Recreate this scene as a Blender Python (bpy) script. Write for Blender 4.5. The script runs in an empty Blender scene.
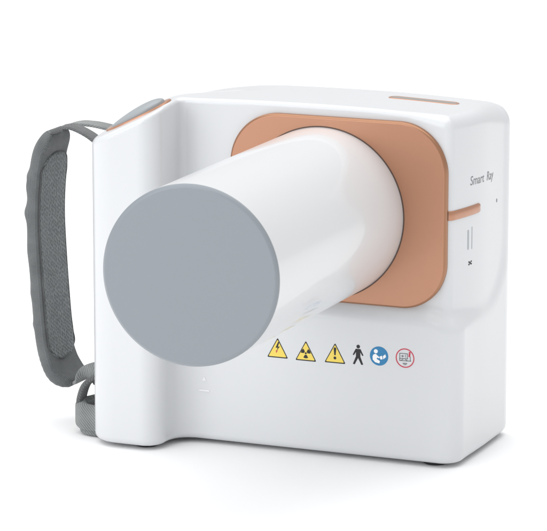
import bpy, math
import numpy as np
from mathutils import Matrix, Vector

# ------------------------------------------------------------------ units
# Everything is laid out in small length units (1 unit = 0.36 mm); floor at unit height -4.
U = 0.00036
FLOOR = -4.0
sc = bpy.context.scene
C = sc.collection

# ------------------------------------------------------------------ camera
F_PX = 3446.0
cam = bpy.data.cameras.new('camera')
cam.sensor_fit = 'HORIZONTAL'
cam.sensor_width = 36.0
cam.lens = 36.0 * F_PX / 547.0
cam.clip_start = 0.05
cam.clip_end = 200.0
cam_o = bpy.data.objects.new('camera', cam)
C.objects.link(cam_o)
_X = -np.array([-8593.5, -738.5, F_PX]); _X /= np.linalg.norm(_X)
_Y = np.array([1444.5, -738.5, F_PX]); _Y -= _X * (_X @ _Y); _Y /= np.linalg.norm(_Y)
_Z = np.cross(_X, _Y)
if _Z[1] > 0: _Z = -_Z
_R = np.stack([_X, _Y, _Z], 1)
_t = np.array([330 - 273.5, 453.5 - 265.5, F_PX])
_p = -_R.T @ _t
cam_o.matrix_world = Matrix((
    (_R[0][0], -_R[1][0], -_R[2][0], _p[0] * U),
    (_R[0][1], -_R[1][1], -_R[2][1], _p[1] * U),
    (_R[0][2], -_R[1][2], -_R[2][2], (_p[2] - FLOOR) * U),
    (0, 0, 0, 1)))
sc.camera = cam_o

# ------------------------------------------------------------------ light: white studio tent + softboxes
w = bpy.data.worlds.new('World'); sc.world = w; w.use_nodes = True
bg = w.node_tree.nodes['Background']
bg.inputs[0].default_value = (0.985, 0.993, 1.0, 1)
bg.inputs[1].default_value = 0.66

def area(name, loc, target, sx, sy, power, col=(1, 1, 1)):
    l = bpy.data.lights.new(name, 'AREA')
    l.shape = 'RECTANGLE'; l.size = sx; l.size_y = sy; l.energy = power; l.color = col
    o = bpy.data.objects.new(name, l); C.objects.link(o)
    o.location = loc
    o.rotation_euler = (Vector(target) - Vector(loc)).to_track_quat('-Z', 'Y').to_euler()
    return o
area('softbox_overhead', (-0.15, 0.22, 1.7), (-0.08, 0.12, 0), 2.6, 2.6, 36)
area('softbox_key', (-1.0, -1.8, 0.95), (0, 0, 0.06), 1.6, 1.6, 19, (0.97, 0.98, 1.0))

sc.view_settings.view_transform = 'Standard'
sc.view_settings.look = 'None'
sc.view_settings.exposure = 0.0
sc.view_settings.gamma = 1.0

# ------------------------------------------------------------------ materials
def lin(r, g, b):
    f = lambda v: (v / 255 / 12.92) if v / 255 <= 0.04045 else ((v / 255 + 0.055) / 1.055) ** 2.4
    return (f(r), f(g), f(b), 1)

def mat(name, col, rough=0.4, metal=0.0, coat=0.0, spec=0.5, var=0.0, vscale=60.0, bump=None):
    m = bpy.data.materials.new(name); m.use_nodes = True
    nt = m.node_tree; b = nt.nodes['Principled BSDF']
    b.inputs['Base Color'].default_value = col
    b.inputs['Roughness'].default_value = rough
    b.inputs['Metallic'].default_value = metal
    b.inputs['Coat Weight'].default_value = coat
    b.inputs['Coat Roughness'].default_value = 0.06
    b.inputs['Specular IOR Level'].default_value = spec
    tc = nt.nodes.new('ShaderNodeTexCoord')
    if var:
        n = nt.nodes.new('ShaderNodeTexNoise'); n.inputs['Scale'].default_value = vscale
        n.inputs['Detail'].default_value = 6
        nt.links.new(tc.outputs['Object'], n.inputs['Vector'])
        r = nt.nodes.new('ShaderNodeMapRange')
        r.inputs['To Min'].default_value = max(0.02, rough - var); r.inputs['To Max'].default_value = rough + var
        nt.links.new(n.outputs['Fac'], r.inputs['Value'])
        nt.links.new(r.outputs['Result'], b.inputs['Roughness'])
    if bump == 'grain':
        n = nt.nodes.new('ShaderNodeTexNoise'); n.inputs['Scale'].default_value = 2600
        n.inputs['Detail'].default_value = 2
        nt.links.new(tc.outputs['Object'], n.inputs['Vector'])
        bp = nt.nodes.new('ShaderNodeBump'); bp.inputs['Strength'].default_value = 0.12
        bp.inputs['Distance'].default_value = 0.0001
        nt.links.new(n.outputs['Fac'], bp.inputs['Height'])
        nt.links.new(bp.outputs['Normal'], b.inputs['Normal'])
    return m

def fabric(name, dark, light, kind):
    m = bpy.data.materials.new(name); m.use_nodes = True
    nt = m.node_tree; L = nt.links; b = nt.nodes['Principled BSDF']
    b.inputs['Roughness'].default_value = 0.85
    b.inputs['Specular IOR Level'].default_value = 0.25
    b.inputs['Sheen Weight'].default_value = 0.25
    b.inputs['Sheen Roughness'].default_value = 0.4
    tc = nt.nodes.new('ShaderNodeTexCoord')
    mp = nt.nodes.new('ShaderNodeMapping')
    if kind == 'mesh':
        L.new(tc.outputs['UV'], mp.inputs['Vector'])
        mp.inputs['Scale'].default_value = (0.26, 0.33, 1)
        mp.inputs['Rotation'].default_value = (0, 0, 0.5)
        v = nt.nodes.new('ShaderNodeTexVoronoi'); v.voronoi_dimensions = '2D'; v.inputs['Scale'].default_value = 1.0
        v.inputs['Randomness'].default_value = 0.45
        L.new(mp.outputs['Vector'], v.inputs['Vector'])
        h = v.outputs['Distance']
        r = nt.nodes.new('ShaderNodeMapRange'); r.inputs['From Min'].default_value = 0.12
        r.inputs['From Max'].default_value = 0.5
        L.new(h, r.inputs['Value']); height = r.outputs['Result']; dist = 0.0006
    else:
        L.new(tc.outputs['UV'], mp.inputs['Vector'])
        mp.inputs['Scale'].default_value = (1, 1, 1)
        wv = nt.nodes.new('ShaderNodeTexWave'); wv.wave_type = 'BANDS'; wv.bands_direction = 'DIAGONAL' if kind == 'rib' else 'X'
        wv.inputs['Scale'].default_value = 0.19 if kind == 'rib' else 0.26
        wv.inputs['Distortion'].default_value = 0.6
        wv.inputs['Detail'].default_value = 1
        L.new(mp.outputs['Vector'], wv.inputs['Vector'])
        w2 = nt.nodes.new('ShaderNodeTexWave'); w2.bands_direction = 'Y'; w2.inputs['Scale'].default_value = 0.24
        L.new(mp.outputs['Vector'], w2.inputs['Vector'])
        mx = nt.nodes.new('ShaderNodeMath'); mx.operation = 'MULTIPLY_ADD'
        L.new(wv.outputs['Fac'], mx.inputs[0]); mx.inputs[1].default_value = 0.65
        mm = nt.nodes.new('ShaderNodeMath'); mm.operation = 'MULTIPLY'; mm.inputs[1].default_value = 0.35
        L.new(w2.outputs['Fac'], mm.inputs[0]); L.new(mm.outputs[0], mx.inputs[2])
        height = mx.outputs[0]; dist = 0.00035
    n = nt.nodes.new('ShaderNodeTexNoise'); n.inputs['Scale'].default_value = 160; n.inputs['Detail'].default_value = 5
    L.new(tc.outputs['Object'], n.inputs['Vector'])
    a = nt.nodes.new('ShaderNodeMath'); a.operation = 'MULTIPLY_ADD'
    L.new(n.outputs['Fac'], a.inputs[0]); a.inputs[1].default_value = 0.6
    k = nt.nodes.new('ShaderNodeMath'); k.operation = 'MULTIPLY'; k.inputs[1].default_value = 0.55
    L.new(height, k.inputs[0]); L.new(k.outputs[0], a.inputs[2])
    cr = nt.nodes.new('ShaderNodeValToRGB')
    cr.color_ramp.elements[0].color = dark; cr.color_ramp.elements[1].color = light
    cr.color_ramp.elements[0].position = 0.2; cr.color_ramp.elements[1].position = 0.85
    L.new(a.outputs[0], cr.inputs['Fac']); L.new(cr.outputs['Color'], b.inputs['Base Color'])
    bp = nt.nodes.new('ShaderNodeBump'); bp.inputs['Strength'].default_value = 0.8
    bp.inputs['Distance'].default_value = dist
    L.new(height, bp.inputs['Height']); L.new(bp.outputs['Normal'], b.inputs['Normal'])
    return m

M = {}
M['floor'] = mat('white_sweep', (0.96, 0.96, 0.96, 1), 0.6, spec=0.15, var=0.05, vscale=8)
M['white'] = mat('glossy_white_plastic', (0.652, 0.663, 0.68, 1), 0.32, coat=0.35, var=0.03, vscale=40)
M['tube'] = mat('tube_white_plastic', (0.67, 0.68, 0.692, 1), 0.32, coat=0.5, var=0.03, vscale=40)
M['grey'] = mat('grey_cap_plastic', (0.24, 0.266, 0.292, 1), 0.36, coat=0.15, var=0.05, vscale=30, bump='grain')
M['copper'] = mat('satin_copper_paint', (0.468, 0.23, 0.138, 1), 0.31, metal=0.45, coat=0.25, var=0.04, bump='grain')
M['copper_dark'] = mat('copper_edge', (0.36, 0.18, 0.10, 1), 0.3, metal=0.5)
M['gap'] = mat('dark_gap', (0.09, 0.05, 0.035, 1), 0.6)
M['button'] = mat('grey_button_rubber', (0.30, 0.325, 0.34, 1), 0.38, bump='grain')
M['rubber'] = mat('black_rubber', (0.02, 0.02, 0.022, 1), 0.7, bump='grain')
M['black'] = mat('black_print', (0.012, 0.012, 0.014, 1), 0.5)
M['yellow'] = mat('yellow_print', (0.84, 0.64, 0.11, 1), 0.45)
M['blue'] = mat('blue_print', (0.02, 0.20, 0.42, 1), 0.45)
M['red'] = mat('red_print', (0.55, 0.05, 0.09, 1), 0.45)
M['whiteprint'] = mat('white_print', (0.9, 0.9, 0.9, 1), 0.4)
M['mark'] = mat('pale_mark', (0.78, 0.78, 0.79, 1), 0.35)  # paler colour than the shell
M['greyprint'] = mat('grey_print', (0.2, 0.21, 0.22, 1), 0.5)
M['slotgrey'] = mat('slot_grey', (0.38, 0.40, 0.41, 1), 0.4)
M['glass'] = mat('dark_display_glass', (0.16, 0.15, 0.13, 1), 0.2, coat=0.5)
M['pad'] = fabric('grey_pad_fabric', lin(86, 89, 90), lin(128, 131, 132), 'weave')
M['mesh'] = fabric('grey_air_mesh', lin(88, 92, 93), lin(126, 131, 132), 'mesh')
M['web'] = fabric('grey_webbing', lin(98, 101, 101), lin(160, 163, 162), 'rib')
M['webd'] = fabric('dark_grey_webbing', lin(72, 74, 75), lin(122, 124, 124), 'rib')

# ------------------------------------------------------------------ mesh helpers
ROOT = np.array([-52.0, 55.0, FLOOR])

class MB:
    def __init__(s): s.v = []; s.f = []; s.m = []; s.uv = {}
    def add(s, verts, faces, mi=0, uvs=None):
        o = len(s.v); s.v += [tuple(map(float, p)) for p in verts]
        for f in faces: s.f.append(tuple(i + o for i in f)); s.m.append(mi)
        if uvs is not None:
            for i, q in enumerate(uvs): s.uv[o + i] = q
    def build(s, name, mats, parent=None, angle=35, normals=None, root=True):
        if not isinstance(mats, (list, tuple)): mats = [mats]
        off = ROOT if root else np.array([0, 0, FLOOR])
        me = bpy.data.meshes.new(name)
        me.from_pydata(((np.array(s.v) - off) * U).tolist(), [], s.f)
        for m in mats: me.materials.append(m)
        me.polygons.foreach_set('material_index', s.m)
        me.polygons.foreach_set('use_smooth', [True] * len(s.f))
        if s.uv:
            ul = me.uv_layers.new(name='UVMap')
            for lp in me.loops: ul.data[lp.index].uv = s.uv.get(lp.vertex_index, (0, 0))
        me.update()
        if normals is not None: me.normals_split_custom_set_from_vertices(normals)
        elif angle: me.set_sharp_from_angle(angle=math.radians(angle))
        o = bpy.data.objects.new(name, me); C.objects.link(o)
        if parent: o.parent = parent
        return o

def resample(pts, n, closed=False):
    """smooth curve through pts (Catmull-Rom), evenly spaced"""
    P = np.array(pts, float)
    Q = np.vstack([P[-1], P, P[0], P[1]]) if closed else np.vstack([2 * P[0] - P[1], P, 2 * P[-1] - P[-2]])
    out = []
    seg = len(P) if closed else len(P) - 1
    for i in range(seg):
        a, b, c, d = Q[i], Q[i + 1], Q[i + 2], Q[i + 3]
        for t in np.linspace(0, 1, 24, endpoint=False):
            out.append(0.5 * (2 * b + (c - a) * t + (2 * a - 5 * b + 4 * c - d) * t * t + (3 * b - a - 3 * c + d) * t ** 3))
    out.append(P[0] if closed else P[-1]); out = np.array(out)
    s = np.r_[0, np.cumsum(np.linalg.norm(np.diff(out, axis=0), axis=1))]
    u = np.linspace(0, s[-1], n)
    return np.stack([np.interp(u, s, out[:, k]) for k in range(out.shape[1])], 1), u

def rounded_rect(x0, x1, z0, z1, r, n=14):
    rs = [r] * 4 if np.isscalar(r) else r      # corners: (x1,z0) (x1,z1) (x0,z1) (x0,z0)
    pts = []
    for (cx, cz, a0, rr) in ((x1, z0, -90, rs[0]), (x1, z1, 0, rs[1]), (x0, z1, 90, rs[2]), (x0, z0, 180, rs[3])):
        sx = -1 if cx == x1 else 1; sz = 1 if cz == z0 else -1
        ox, oz = cx + sx * rr, cz + sz * rr
        for t in np.linspace(a0, a0 + 90, n):
            pts.append((ox + rr * math.cos(math.radians(t)), oz + rr * math.sin(math.radians(t))))
    return np.array(pts)

def inset(P, d):
    a = np.roll(P, 1, 0); b = np.roll(P, -1, 0)
    t = b - a; t /= np.linalg.norm(t, axis=1)[:, None] + 1e-9
    n = np.stack([-t[:, 1], t[:, 0]], 1)       # CCW outline: this points inwards
    return P + n * d

def rings(mb, P, levels, place, mi=0, cap_mi=None, bottom=False):
    """stack insets of outline P; place(p2, h) -> 3-D; last ring gets a cap"""
    n = len(P); V = []
    for d, h in levels: V += [place(q, h) for q in inset(P, d)]
    F = []
    for k in range(len(levels) - 1):
        for i in range(n):
            j = (i + 1) % n
            F.append((k * n + i, k * n + j, (k + 1) * n + j, (k + 1) * n + i))
    mb.add(V, F, mi)
    top = [place(q, levels[-1][1]) for q in inset(P, levels[-1][0])]
    mb.add(top, [tuple(range(n))], mi if cap_mi is None else cap_mi)
    if bottom:
        bt = [place(q, levels[0][1]) for q in inset(P, levels[0][0])]
        mb.add(bt, [tuple(range(n))[::-1]], mi)

LEAN = (-1.8 / 335, -2.6 / 335)                  # the tube axis is not quite square to the plate
def lathe_y(mb, prof, cx, cz, n=160, mi=0):
    """profile list of (radius, y) revolved round the axis parallel to Y"""
    V = []; F = []
    for r, y in prof:
        for k in range(n):
            a = 2 * math.pi * k / n
            V.append((cx + r * math.cos(a) + LEAN[0] * (y - 10), y, cz + r * math.sin(a) + LEAN[1] * (y - 10)))
    for i in range(len(prof) - 1):
        for k in range(n):
            j = (k + 1) % n
            F.append((i * n + k, (i + 1) * n + k, (i + 1) * n + j, i * n + j))
    mb.add(V, F, mi)

# ------------------------------------------------------------------ body as a distance field (blended, moulded shell)
def smin(a, b, k):
    h = np.maximum(k - np.abs(a - b), 0) / k
    return np.minimum(a, b) - h * h * k / 4
def smax(a, b, k): return -smin(-a, -b, k)
def rmax(a, b, r):
    u = np.maximum(a + r, 0); v = np.maximum(b + r, 0)
    return np.minimum(np.maximum(a, b), -r) + np.sqrt(u * u + v * v)
def rrect(x, y, x0, x1, y0, y1, rs):
    cx, cy = (x0 + x1) / 2, (y0 + y1) / 2
    r = np.where(x > cx, np.where(y < cy, rs[0], rs[1]), np.where(y < cy, rs[3], rs[2]))
    qx = np.abs(x - cx) - (x1 - x0) / 2 + r; qy = np.abs(y - cy) - (y1 - y0) / 2 + r
    return np.minimum(np.maximum(qx, qy), 0) + np.hypot(np.maximum(qx, 0), np.maximum(qy, 0)) - r
def sstep(a, b, x):
    t = np.clip((x - a) / (b - a), 0, 1); return t * t * (3 - 2 * t)

SL = 0.487
SN = 1 / math.hypot(1, SL)
def slope_z(x): return 347.6 + SL * (x + 169)
def lean(y): return 0.14 * (np.clip(y, -50, 30) + 8)          # the slope also leans a little to the front
def flat_z(x, y): return 350.9 - 0.034 * np.clip(y - 10, -20, 160) - np.where(x > -18, 2.7, 1.6) * ((np.maximum(x, -150) + 18) / 110) ** 2
def top_d(x, y, z):
    k = 5 + 30 * sstep(30, 110, y)
    return smax(z - flat_z(x, y), (z - slope_z(x) - lean(y)) * SN, k)

# the upper side wall is a shallow arc from the plate's edge to the back
def side_x(y): return 132.6 - np.where(y < 92, (92 - y) ** 2 / 560, 0)
def side_s(y): return np.where(y < 92, (92 - y) / 280, 0)

def body_sdf(p):
    x, y, z = p[..., 0], p[..., 1], p[..., 2]
    td = top_d(x, y, z)
    back = sstep(60, 150, y)
    r_top = 5 + 18 * back + 8 * sstep(66, 122, x) * (1 - back)
    bot = -z
    # upper shell
    u2 = rrect(x, y, -239, 150, 10, 159, (1, 22, 34, 10))
    up = rmax(u2, (x - side_x(y)) / np.sqrt(1 + side_s(y) ** 2), 7.0)
    # lower block, its upper edge sweeps up the side of the shell
    l2 = rrect(x, y, -200, 134.3, 0, 161, (21, 22, 12, 12))
    zb = 154.5 - 5.5 * sstep(95, 125, x)
    recess = rrect(y, z, -400, 138, zb, 900, (62, 10, 10, 10))
    low = rmax(l2, -recess, 18.0)
    b = smin(up, low, 9.5)
    # grip column
    g2 = rrect(x, y, -247.3, -166, -50, 152, (21, 20, 30, 32))
    kk = 8 + 22 * (1 - sstep(60, 170, z))
    b = smin(b, g2, kk)
    b = rmax(b, td, r_top)
    return rmax(b, bot, 7.0)

def grad(f, p, e=0.35):
    g = np.empty_like(p)
    for k in range(3):
        d = np.zeros(3); d[k] = e
        g[:, k] = f(p + d) - f(p - d)
    return g / (np.linalg.norm(g, axis=1)[:, None] + 1e-12)

def surface_net(f, lo, hi, h):
    ax = [np.arange(a, b + h, h) for a, b in zip(lo, hi)]
    G = np.stack(np.meshgrid(*ax, indexing='ij'), -1)
    D = f(G); S = D < 0
    n = np.array(D.shape)
    cnt = np.zeros(n - 1); acc = np.zeros(tuple(n - 1) + (3,))
    sl = lambda o, q: tuple(slice(o[k], n[k] - 1 + o[k]) for k in range(3))
    corners = [(i, j, k) for i in (0, 1) for j in (0, 1) for k in (0, 1)]
    for a in corners:
        for k in range(3):
            if a[k]: continue
            b = list(a); b[k] = 1; b = tuple(b)
            da, db = D[sl(a, 0)], D[sl(b, 0)]
            cr = (da < 0) != (db < 0)
            t = np.where(cr, da / np.where(cr, da - db, 1), 0)
            pt = np.array(a, float)[None, None, None, :] + t[..., None] * (np.array(b) - np.array(a))
            acc += np.where(cr[..., None], pt, 0); cnt += cr
    act = cnt > 0
    idx = -np.ones(act.shape, int); idx[act] = np.arange(act.sum())
    cell = np.argwhere(act)
    V = np.array(lo) + (cell + acc[act] / cnt[act][:, None]) * h
    F = []
    for k in range(3):
        a1, a2 = (k + 1) % 3, (k + 2) % 3
        s0 = [slice(None)] * 3; s1 = [slice(None)] * 3
        s0[k] = slice(0, -1); s1[k] = slice(1, None)
        A, B = S[tuple(s0)], S[tuple(s1)]
        for flip, mask in ((False, A & ~B), (True, ~A & B)):
            e = np.argwhere(mask)
            e = e[(e[:, a1] > 0) & (e[:, a2] > 0) & (e[:, a1] < n[a1] - 1) & (e[:, a2] < n[a2] - 1)]
            q = []
            for d1, d2 in ((1, 1), (0, 1), (0, 0), (1, 0)):
                c = e.copy(); c[:, a1] -= d1; c[:, a2] -= d2
                q.append(idx[c[:, 0], c[:, 1], c[:, 2]])
            q = np.stack(q, 1)
            F.append(q[:, ::-1] if flip else q)
    F = np.vstack(F)
    for _ in range(6):
        g = grad(f, V); V = V - g * np.clip(f(V), -h, h)[:, None] * 0.9
    return V, F, grad(f, V)

def march(axis, sign, P):
    """drop points onto the shell along an axis (sign = side they come from)"""
    P = np.array(P, float).copy()
    a = np.full(len(P), 400.0 * sign); b = np.full(len(P), -40.0 if axis != 1 else 60.0)
    for _ in range(40):
        m = (a + b) / 2; P[:, axis] = m
        ins = body_sdf(P) < 0
        b = np.where(ins, m, b); a = np.where(ins, a, m)
    P[:, axis] = a
    return P

# ------------------------------------------------------------------ setting: one white sheet
mb = MB()
g = np.linspace(-1, 1, 9) * 30000
V = [(x, y, FLOOR) for y in g for x in g]
mb.add(V, [(j * 9 + i, j * 9 + i + 1, (j + 1) * 9 + i + 1, (j + 1) * 9 + i) for j in range(8) for i in range(8)])
floor = mb.build('floor', M['floor'], None, root=False)
floor['kind'] = 'structure'

# ------------------------------------------------------------------ the device
root = bpy.data.objects.new('handheld_xray_camera', None)
C.objects.link(root)
root.location = tuple((ROOT - np.array([0, 0, FLOOR])) * U)
root.empty_display_size = 0.02
root['label'] = 'white portable dental x-ray unit with grey-capped tube, copper panel and grey hand strap'
root['category'] = 'x-ray unit'

V, F, N = surface_net(body_sdf, (-252, -58, -6), (146, 173, 358), 2.4)
mb = MB(); mb.add(V, F.tolist())
body = mb.build('body', M['white'], root, angle=None, normals=N.tolist())

# rubber feet
for fx, fy in ((-190, -24), (104, 22), (-190, 128), (104, 140)):
    mb = MB(); n = 40
    lv = [(11.0, FLOOR), (12.2, FLOOR + 0.8), (12.5, FLOOR + 2), (12.5, 1.5)]
    V = []; Fc = []
    for r, z in lv: V += [(fx + r * math.cos(2 * math.pi * k / n), fy + r * math.sin(2 * math.pi * k / n), z) for k in range(n)]
    for i in range(len(lv) - 1):
        for k in range(n):
            j = (k + 1) % n; Fc.append((i * n + k, i * n + j, (i + 1) * n + j, (i + 1) * n + k))
    Fc.append(tuple(range(n))[::-1]); Fc.append(tuple((len(lv) - 1) * n + k for k in range(n)))
    mb.add(V, Fc); mb.build('rubber_foot', M['rubber'], body)

# copper front plate and the stripe that runs round the corner from it
front = lambda q, h: (q[0], h, q[1])
mb = MB()
P = rounded_rect(-110, 118.3, 154.2, 339.9, (46, 50, 52, 46), 24)
rings(mb, P, [(0, 15), (0, 6.2), (0.3, 5.6), (1.9, 4.15), (2.3, 4.0)], front, 1, 0)
mb.m[len(P) * 3:len(P) * 4] = [0] * len(P)
plate = mb.build('front_plate', [M['copper'], M['copper_dark']], root)

mb = MB()
grid = []
path = []
for y in np.concatenate([np.linspace(11.5, 17, 6), np.linspace(20, 66.8, 28)]):
    q = march(0, 1, [(0, y, 248.6)])
    g = grad(body_sdf, q)[0]; h_ = math.hypot(g[0], g[1])
    path.append((q[0][0], y, g[0] / h_, g[1] / h_))
ns = len(path)
for i, (bx, by, nx, ny) in enumerate(path):
    f_ = np.clip((by - 8) / 71, 0, 1)
    zc = 248.9 - 0.5 * f_; hh = 4.7
    e = 1.0 - (0.25 if i == ns - 1 else 0.06 if i == ns - 2 else 0)
    for (dz, dn) in ((-1, -1.5), (-1, 0.7), (-0.88, 1.2), (0.88, 1.2), (1, 0.7), (1, -1.5)):
        grid.append((bx + nx * dn, by + ny * dn, zc + dz * hh * e))
Fc = [(i * 6 + k, (i + 1) * 6 + k, (i + 1) * 6 + k + 1, i * 6 + k + 1) for i in range(ns - 1) for k in range(5)]
Fc.append(tuple((ns - 1) * 6 + k for k in range(6)))
mb.add(grid, Fc); mb.build('copper_stripe', M['copper'], plate, angle=50)

# cone: long white tube, dark joint, grey end cap
CX, CZ, R0 = -11.3, 243.6, 85.8
mb = MB()
prof = [(R0, 14), (R0 - 0.2, -40), (R0 - 0.5, -120), (R0 - 0.9, -220), (R0 - 1.4, -300), (R0 - 1.6, -321.0), (R0 - 2.4, -321.6), (R0 - 6, -321.6)]
lathe_y(mb, prof, CX, CZ, 200)
def oblique(mb):
    mb.v = [(x, y + (0.068 * (x - CX) if y < -310 else 0), z) for x, y, z in mb.v]
oblique(mb)
cone = mb.build('cone_tube', M['tube'], root)
mb = MB()
lathe_y(mb, [(R0 - 1, 8), (R0 + 1.2, 8), (R0 + 1.2, 3.8), (R0 + 0.6, 3.5), (R0 - 1, 3.3)], CX, CZ, 160)
mb.build('joint_ring', M['gap'], cone)
mb = MB()
rc = R0 - 1.55
prof = [(rc - 3, -321.2), (rc - 0.3, -321.7), (rc, -322.2), (rc, -323.0), (rc - 0.4, -323.7), (rc - 2.4, -325.1), (rc - 2.9, -325.4), (rc - 4, -325.45), (rc - 40, -325.45), (0.0005, -325.45)]
lathe_y(mb, prof, CX, CZ, 200)
oblique(mb)
mb.build('end_cap', M['grey'], cone)

# trigger on the sloping top of the grip: copper bezel, grey domed button
TX, TY = -203.5, -8.0
ex = np.array([SN, 0, SL * SN]); ey = np.array([0, 1.0, 0]); ey = np.array([0, 1.0, 0.14]); ey /= np.linalg.norm(ey); en = np.cross(ex, ey); en /= np.linalg.norm(en)
tc0 = np.array([TX, TY, slope_z(TX)])
def onslope(q, h): return tuple(tc0 + ex * q[0] + ey * q[1] + en * h)
mb = MB()
ov = lambda a, b, n=72: np.array([(a * math.copysign(abs(math.cos(t)) ** 0.85, math.cos(t)), b * math.copysign(abs(math.sin(t)) ** 0.85, math.sin(t))) for t in np.linspace(0, 2 * math.pi, n, endpoint=False)])
rings(mb, ov(37, 23), [(0, -9), (0, 0.2), (0.5, 1.1), (1.4, 1.5), (4.5, 1.5)], onslope)
bez = mb.build('trigger_bezel', M['copper'], root)
mb = MB()
lv = [(0, 2)] + [(0, 4.2)]
n = 72; V = []; Fc = []
prof = [(1.0, 0.0), (1.0, 2.2)] + [(math.cos(a), 2.2 + 5.6 * math.sin(a)) for a in np.linspace(0.12, math.pi / 2 * 0.985, 14)]
O = ov(30.5, 19)
for s, h in prof: V += [onslope((q[0] * s, q[1] * s), h * (1 + 0.012 * q[0] * s)) for q in O]
for i in range(len(prof) - 1):
    for k in range(n):
        j = (k + 1) % n; Fc.append((i * n + k, i * n + j, (i + 1) * n + j, (i + 1) * n + k))
Fc.append(tuple((len(prof) - 1) * n + k for k in range(n)))
mb.add(V, Fc); mb.build('trigger_button', M['button'], bez)

# display on the top
mb = MB()
P = rounded_rect(24, 98, 89, 107, 8.5, 12)
up = lambda q, h: (q[0], q[1], h - 350 + float(flat_z(q[0], q[1])))
rings(mb, P, [(0, 346), (0, 350.1), (0.4, 350.5), (0.8, 350.6), (2.2, 350.6), (2.6, 350.3)], up)
disp = mb.build('display_frame', M['copper'], root)
mb = MB()
rings(mb, inset(P, 2.5), [(0, 348), (0, 350.3), (0.4, 350.5)], up)
mb.build('display_glass', M['glass'], disp)

# ------------------------------------------------------------------ printed marks on the front
YF = 0.0
def tri(cx, cz, w, h, r=1.4, n=5):
    A = np.array([(cx - w / 2, cz - h / 2), (cx + w / 2, cz - h / 2), (cx, cz + h / 2)])
    out = []
    for i in range(3):
        p, a, b = A[i], A[i - 1], A[(i + 1) % 3]
        u = (a - p) / np.linalg.norm(a - p); v = (b - p) / np.linalg.norm(b - p)
        for t in np.linspace(0, 1, n):
            s, e = p + u * r, p + v * r
            out.append((1 - t) ** 2 * s + 2 * t * (1 - t) * p + t * t * e)
    return np.array(out)
def ccw(P):
    P = np.array(P, float)
    a = (P[:, 0] * np.roll(P[:, 1], -1) - np.roll(P[:, 0], -1) * P[:, 1]).sum()
    return P if a > 0 else P[::-1]
def slab(mb, P, h0, h1, mi):
    P = ccw(P); n = len(P)
    V = [(p[0], YF - h0, p[1]) for p in P] + [(p[0], YF - h1, p[1]) for p in P]
    F = [(i, (i + 1) % n, n + (i + 1) % n, n + i) for i in range(n)] + [tuple(n + i for i in range(n))]
    mb.add(V, F, mi)
def circ(cx, cz, r, n=40, a0=0, a1=360):
    full = abs(a1 - a0) >= 360
    return np.array([(cx + r * math.cos(math.radians(t)), cz + r * math.sin(math.radians(t))) for t in np.linspace(a0, a1, n, endpoint=not full)])
def bar(mb, a, b, wd, h0, h1, mi):
    a = np.array(a, float); b = np.array(b, float); d = (b - a) / np.linalg.norm(b - a); n = np.array([-d[1], d[0]]) * wd / 2
    slab(mb, [a + n, a - n, b - n, b + n], h0, h1, mi)
def ring_slab(mb, cx, cz, r0, r1, h0, h1, mi, n=56):
    for k in range(n):
        a, b = 2 * math.pi * k / n, 2 * math.pi * (k + 1) / n
        V = []
        for h in (h0, h1):
            for (r, t) in ((r0, a), (r1, a), (r1, b), (r0, b)): V.append((cx + r * math.cos(t), YF - h, cz + r * math.sin(t)))
        mb.add(V, [(4, 5, 6, 7), (1, 2, 6, 5), (3, 0, 4, 7)], mi)

def warn(cx, cz):
    mb = MB()
    slab(mb, tri(cx, cz, 22.6, 20.6, 1.6), -0.3, 0.15, 0)
    slab(mb, tri(cx, cz - 0.35, 19.4, 17.6, 1.2), 0.15, 0.25, 1)
    return mb
# high voltage
cx, cz = -56.6, 103.6
mb = warn(cx, cz)
slab(mb, [(cx + 0.6, cz + 6.2), (cx - 2.2, cz - 0.2), (cx + 0.1, cz + 0.2), (cx - 1.2, cz - 3.4), (cx + 2.6, cz + 1.6), (cx + 0.4, cz + 1.2), (cx + 2.0, cz + 6.0)], 0.25, 0.33, 0)
slab(mb, [(cx - 1.9, cz - 3.0), (cx + 0.4, cz - 2.4), (cx - 1.3, cz - 5.6)], 0.25, 0.34, 2)
mb.build('voltage_warning_sticker', [M['black'], M['yellow'], M['red']], body)
# radiation trefoil
cx, cz = -26.2, 103.2
mb = warn(cx, cz); tz = cz - 2.4
for a in (30, 150, 270):
    P = list(circ(cx, tz, 5.2, 9, a - 30, a + 30)) + list(circ(cx, tz, 1.7, 5, a + 30, a - 30))
    slab(mb, P, 0.25, 0.33, 0)
slab(mb, circ(cx, tz, 1.05, 16), 0.25, 0.33, 0)
mb.build('radiation_warning_sticker', [M['black'], M['yellow']], body)
# exclamation mark
cx, cz = 5.0, 103.8
mb = warn(cx, cz)
slab(mb, [(cx - 0.7, cz - 2.2), (cx + 0.7, cz - 2.2), (cx + 1.4, cz + 4.6), (cx + 0.6, cz + 5.8), (cx - 0.6, cz + 5.8), (cx - 1.4, cz + 4.6)], 0.25, 0.33, 0)
slab(mb, circ(cx, cz - 5.0, 1.5, 16), 0.25, 0.33, 0)
mb.build('caution_sticker', [M['black'], M['yellow']], body)
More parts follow.
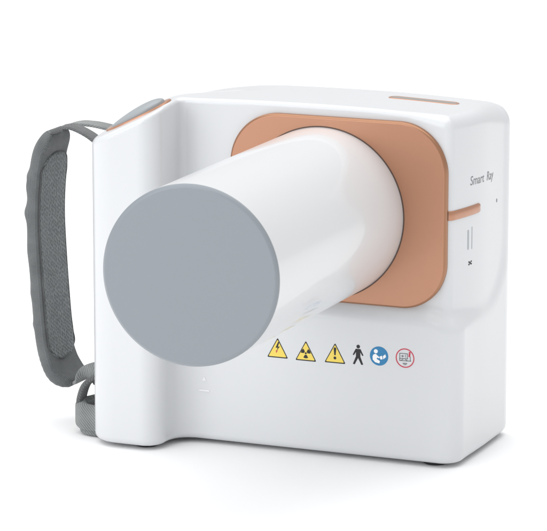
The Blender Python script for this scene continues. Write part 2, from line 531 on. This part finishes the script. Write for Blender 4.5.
# standing figure pictogram
cx, cz = 29.4, 104.6
mb = MB()
slab(mb, circ(cx + 0.2, cz + 8.0, 1.9, 20), -0.3, 0.12, 0)
slab(mb, [(cx - 2.4, cz + 5.6), (cx - 3.0, cz + 4.6), (cx - 5.6, cz - 0.6), (cx - 4.4, cz - 1.2), (cx - 2.2, cz + 2.2), (cx - 2.2, cz - 2.2), (cx - 5.4, cz - 10.0), (cx - 3.4, cz - 10.4), (cx + 0.1, cz - 3.6),
          (cx + 3.6, cz - 10.4), (cx + 5.6, cz - 10.0), (cx + 2.5, cz - 2.2), (cx + 2.5, cz + 2.2), (cx + 4.6, cz - 1.2), (cx + 5.8, cz - 0.6), (cx + 3.2, cz + 4.6), (cx + 2.6, cz + 5.6)], -0.3, 0.12, 0)
mb.build('applied_part_symbol', M['black'], body)
# blue read-the-manual disc
cx, cz = 51.7, 105.0
mb = MB()
slab(mb, circ(cx, cz, 9.7, 56), -0.3, 0.15, 0)
slab(mb, circ(cx - 3.4, cz + 4.6, 2.1, 20), 0.15, 0.24, 1)
slab(mb, [(cx - 5.6, cz + 1.4), (cx - 3.4, cz + 2.0), (cx - 1.4, cz + 0.2), (cx + 0.6, cz - 1.2), (cx + 0.2, cz - 2.4), (cx - 1.6, cz - 1.6), (cx - 2.6, cz - 3.0), (cx + 1.0, cz - 5.0), (cx + 0.4, cz - 7.4), (cx - 4.0, cz - 6.6), (cx - 6.6, cz - 4.0), (cx - 6.8, cz - 0.6)], 0.15, 0.24, 1)
slab(mb, [(cx + 0.6, cz - 0.4), (cx + 1.6, cz - 3.4), (cx + 3.8, cz - 2.8), (cx + 3.2, cz + 0.6)], 0.15, 0.24, 1)
slab(mb, [(cx + 4.2, cz + 0.4), (cx + 4.5, cz - 2.8), (cx + 7.4, cz - 0.4), (cx + 6.6, cz + 2.4)], 0.15, 0.24, 1)
mb.build('manual_symbol', [M['blue'], M['whiteprint']], body)
# red ring with a monitor drawing
cx, cz = 79.0, 105.4
mb = MB()
ring_slab(mb, cx, cz, 8.7, 9.8, -0.3, 0.2, 0)
B = lambda a, b, wd=0.8: bar(mb, (cx + a[0], cz + a[1]), (cx + b[0], cz + b[1]), wd, -0.3, 0.18, 1)
B((-5.8, 4.4), (2.6, 4.6)); B((-5.6, -0.6), (3.0, -0.6)); B((-5.6, 4.4), (-5.6, -2.6)); B((2.4, 4.6), (2.4, -0.4))
B((-2.6, 2.8), (-2.6, 0.6)); B((-4.4, 1.8), (-1.0, 2.0), 0.6); B((0.4, 3.4), (0.4, 0.6), 0.6)
B((-6.0, -2.8), (6.4, -2.6)); B((5.4, 2.0), (5.6, -2.6)); B((-2.0, -1.0), (-4.2, -2.8), 0.7); B((0.2, -1.0), (2.4, -2.8), 0.7)
B((-2.4, -5.6), (2.2, -5.4), 1.1); B((-1.4, -6.7), (1.4, -6.6), 0.6)
bar(mb, (cx + 4.4, cz + 1.4), (cx + 4.9, cz + 6.6), 1.8, -0.3, 0.2, 0)
mb.build('prohibition_symbol', [M['red'], M['greyprint']], body)
# small white raised mark below the cap
mb = MB()
for P in (tri(-136.5, 64.5, 4.6, 4.6, 0.6), rounded_rect(-142, -130.5, 51.2, 53.0, 0.8, 4)):
    P = ccw(P); n = len(P)
    q = march(1, -1, [(p[0], 0, p[1]) for p in P])
    q0 = q.copy(); q0[:, 1] += 0.4; q[:, 1] -= 0.7
    mb.add(np.vstack([q0, q]), [(i, (i + 1) % n, n + (i + 1) % n, n + i) for i in range(n)] + [tuple(n + i for i in range(n))])
mb.build('raised_mark', M['mark'], body)

# ------------------------------------------------------------------ marks on the right side
def side_mark(name, polys, m, lift=0.18):
    mb = MB()
    for P in polys:
        P = ccw(P); n = len(P)
        q = march(0, 1, [(0, p[0], p[1]) for p in P])
        q0 = q.copy(); q0[:, 0] -= 0.4; q[:, 0] += lift
        mb.add(np.vstack([q0, q]), [(i, (i + 1) % n, n + (i + 1) % n, n + i) for i in range(n)] + [tuple(n + i for i in range(n))])
    return mb.build(name, m, body)
tcv = bpy.data.curves.new('lettering', 'FONT')
tcv.body = 'Smart  Ray'; tcv.size = 14.0; tcv.resolution_u = 3; tcv.shear = 0.12; tcv.offset = 0.0
tmp = bpy.data.objects.new('lettering', tcv); C.objects.link(tmp)
bpy.context.view_layer.update()
tm = bpy.data.meshes.new_from_object(tmp.evaluated_get(bpy.context.evaluated_depsgraph_get()))
bpy.data.objects.remove(tmp)
tv = np.array([v.co[:] for v in tm.vertices]); tf = [tuple(p.vertices) for p in tm.polygons]
tv[:, 0] = (tv[:, 0] - tv[:, 0].min()) / np.ptp(tv[:, 0])
q = march(0, 1, [(0, 46 + 59 * a, 273.9 - 2.6 * a + b * 0.93) for a, b in tv[:, :2]]); q[:, 0] += 0.15
mb = MB(); mb.add(q, tf); mb.build('lettering', M['greyprint'], body, angle=None)
side_mark('indicator_slot', [rounded_rect(41.6, 44.4, 210, 230, 1.2, 4), rounded_rect(50.0, 51.4, 209.5, 232, 0.6, 4)], M['slotgrey'])
fan = []
for a in range(4):
    t = math.radians(45 + 90 * a); c = np.array([47.5 + 3.2 * math.cos(t), 196.0 + 1.8 * math.sin(t)])
    fan.append(np.array([c + np.array([1.4 * math.cos(u), 0.8 * math.sin(u)]) for u in np.linspace(0, 2 * math.pi, 10, endpoint=False)]))
fan.append(np.array([(47.5 + 1.6 * math.cos(u), 196.0 + 1.0 * math.sin(u)) for u in np.linspace(0, 2 * math.pi, 10, endpoint=False)]))
side_mark('fan_symbol', fan, M['black'])
side_mark('pin_mark', [np.array([(116.8 + 1.5 * math.cos(u), 246.6 + 2.0 * math.sin(u)) for u in np.linspace(0, 2 * math.pi, 14, endpoint=False)])], M['greyprint'])

# ------------------------------------------------------------------ hand strap
def ribbon(mb, path, width, thick, n=70, mi=0, wf=None, tf=None, wobble=None, rnd=0.45, seg=6, axis=lambda u: (0, 1.0, 0)):
    """path: list of (x, y, z); the band lies flat across axis(u). wf/tf: width and thickness factors along 0..1"""
    P, s = resample(path, n)
    T = np.gradient(P, axis=0); T /= np.linalg.norm(T, axis=1)[:, None]
    V = []; UV = []
    for i in range(n):
        u = i / (n - 1)
        N = np.cross(np.array(axis(u), float), T[i]); N /= np.linalg.norm(N); W = np.cross(T[i], N)
        ww = width * (wf(u) if wf else 1) / 2; th = thick * (tf(u) if tf else 1) / 2
        r = min(ww, th * 2 * rnd, th) * 0.98
        pr = rounded_rect(-ww, ww, -th, th, r, seg)
        for q in pr:
            a = q[1]
            if wobble: a += wobble(u, q[0] / ww, q[1] / th)
            V.append(P[i] + W * q[0] + N * a); UV.append((s[i], q[0] + q[1]))
    m = seg * 4
    F = [(i * m + k, i * m + (k + 1) % m, (i + 1) * m + (k + 1) % m, (i + 1) * m + k) for i in range(n - 1) for k in range(m)]
    F.append(tuple(range(m))[::-1]); F.append(tuple((n - 1) * m + k for k in range(m)))
    mb.add(V, F, mi, UV)

YC = 33.0
inner = [(-307.5, 300), (-311, 292), (-317, 275), (-321, 248), (-323, 215), (-322, 180), (-319, 130), (-315.5, 90), (-310.5, 67), (-303, 53), (-290, 46)]
PI_, S_ = resample([(a, YC, b) for a, b in inner], 60)
def endround(u, L=300.0, r=20.0, mn=0.62):
    d = min(u, 1 - u) * L
    if d >= r: return 1.0
    return mn + (1 - mn) * math.sqrt(max(0, 1 - ((r - d) / r) ** 2))
T_ = np.gradient(PI_, axis=0); T_ /= np.linalg.norm(T_, axis=1)[:, None]
Nn = np.cross(np.array([0, 1.0, 0]), T_)
if Nn[30][0] > 0: Nn = -Nn                        # outward (away from the grip)
mid = PI_ + Nn * 6.5
mb = MB()
_o = np.cross(np.array([0, 1.0, 0]), T_[30])
OUT = 1 if _o[0] < 0 else -1
def wob(u, a, b):
    if b * OUT < 0.2: return 0.0
    g_ = lambda c, w_, h: h * math.exp(-((u - c) / w_) ** 2)
    return OUT * (g_(0.17, 0.02, 2.0) + g_(0.21, 0.03, 2.2) + g_(0.31, 0.028, 2.8) + g_(0.45, 0.05, 1.2) + g_(0.61, 0.025, 0.8) + g_(0.73, 0.015, 1.1)
                  + (0.15 * math.sin(u * 330) if u > 0.84 else 0))
ribbon(mb, mid.tolist(), 64, 14.0, 220, 0, wf=lambda u: endround(u, r=26, mn=0.45), tf=lambda u: endround(u, mn=0.45, r=20), wobble=wob, rnd=0.42, seg=7)
strap = mb.build('hand_strap', M['pad'], root, angle=60)
# perforated mesh panel on the inner face
mb = MB()
pm = PI_[5:-6] - Nn[5:-6] * 0.3 + np.array([0, 1.0, 0])
ribbon(mb, pm.tolist(), 58, 3.4, 160, 0, wf=lambda u: endround(u, 260, 24, 0.25), tf=lambda u: endround(u, 260, 6, 0.3), rnd=0.5, seg=6)
mb.build('mesh_panel', M['mesh'], strap, angle=60)
# piping round the edge of the panel
mb = MB()
loopP = []
nI = len(pm)
for sgn in (-1, 1):
    seq = range(nI) if sgn < 0 else range(nI - 1, -1, -1)
    for i in seq:
        u = i / (nI - 1); hw = 58.5 / 2 * endround(u, 260, 24, 0.25)
        p_ = pm[i] - Nn[5 + i] * 0.9; loopP.append(p_ + np.array([0, sgn * hw, 0]))
LP, _ = resample(loopP[::3], 220, closed=True)
V = []; Fc = []
for i in range(220):
    t = LP[(i + 1) % 219] - LP[i - 1 if i else 217]; t /= np.linalg.norm(t) + 1e-9
    a = np.cross(t, (1, 0, 0)); a /= np.linalg.norm(a); b = np.cross(t, a)
    V += [LP[i] + 0.8 * (a * math.cos(2 * math.pi * k / 8) + b * math.sin(2 * math.pi * k / 8)) for k in range(8)]
for i in range(219):
    Fc += [(i * 8 + k, i * 8 + (k + 1) % 8, (i + 1) * 8 + (k + 1) % 8, (i + 1) * 8 + k) for k in range(8)]
mb.add(V, Fc); mb.build('piping', M['webd'], strap)
# webbing over the top of the pad: two bands into the grip
def web(name, path, width, thick, m, **k):
    mb = MB(); ribbon(mb, path, width, thick, 70, **k); return mb.build(name, m, strap, angle=50)
yb, yf = 52.0, 6.0
web('webbing', [(-236, yf, 277), (-246, yf, 291), (-258, yf, 301), (-270, yf, 307.5), (-284, yf + 3, 311), (-298, yf + 10, 309), (-310, yf + 18, 302.5), (-320, yf + 24, 287), (-327, yf + 27, 266)], 20, 3.2, M['webd'])  # front band: darker grey puts its shadow into the colour
web('webbing', [(-238, yb + 2, 296), (-252, yb + 2, 302), (-268, yb + 1, 305.5), (-284, yb, 307.5), (-300, yb - 1, 307), (-314, yb - 4, 301.5), (-325, yb - 6, 288), (-331, yb - 8, 268), (-334, yb - 8, 245)], 22, 3.0, M['web'])
# lower end: webbing that twists into the grip, hanging leg, knitted keeper wrapped round it, folded tail
def turn(u):
    a = sstep(0.25, 0.75, np.array(u)) * math.pi / 2
    return (0, math.cos(a), -math.sin(a))
web('webbing', [(-297, 32, 41), (-289, 28, 42.5), (-281, 20, 46), (-273, 11, 51), (-265, 3, 55.5), (-254, -3, 60), (-238, -5, 63)], 23, 3.6, M['web'], axis=turn)
web('webbing_loop', [(-240, -3, 60), (-254, -4, 57), (-266, -4, 48), (-272, -3, 35), (-273, -3, 24), (-270, -3, 14)], 18, 5.0, M['webd'])
up_axis = lambda u: (0, 0, 1.0)
web('webbing_keeper', [(-238, 14, 20.5), (-256, 14, 20), (-267, 9, 18), (-272.5, 1, 17), (-271, -7, 16), (-264, -13, 15), (-253, -15.5, 14.5), (-238, -17, 14.5)], 28, 13, M['web'], axis=up_axis)
web('webbing_tail', [(-238, 12, 1.5), (-258, 12, 1.5), (-268, 6, 1.5), (-271, -2, 1.3), (-267, -10, 1.0), (-258, -15, 0.8), (-238, -17, 0.8)], 8.6, 6.5, M['web'], axis=up_axis)
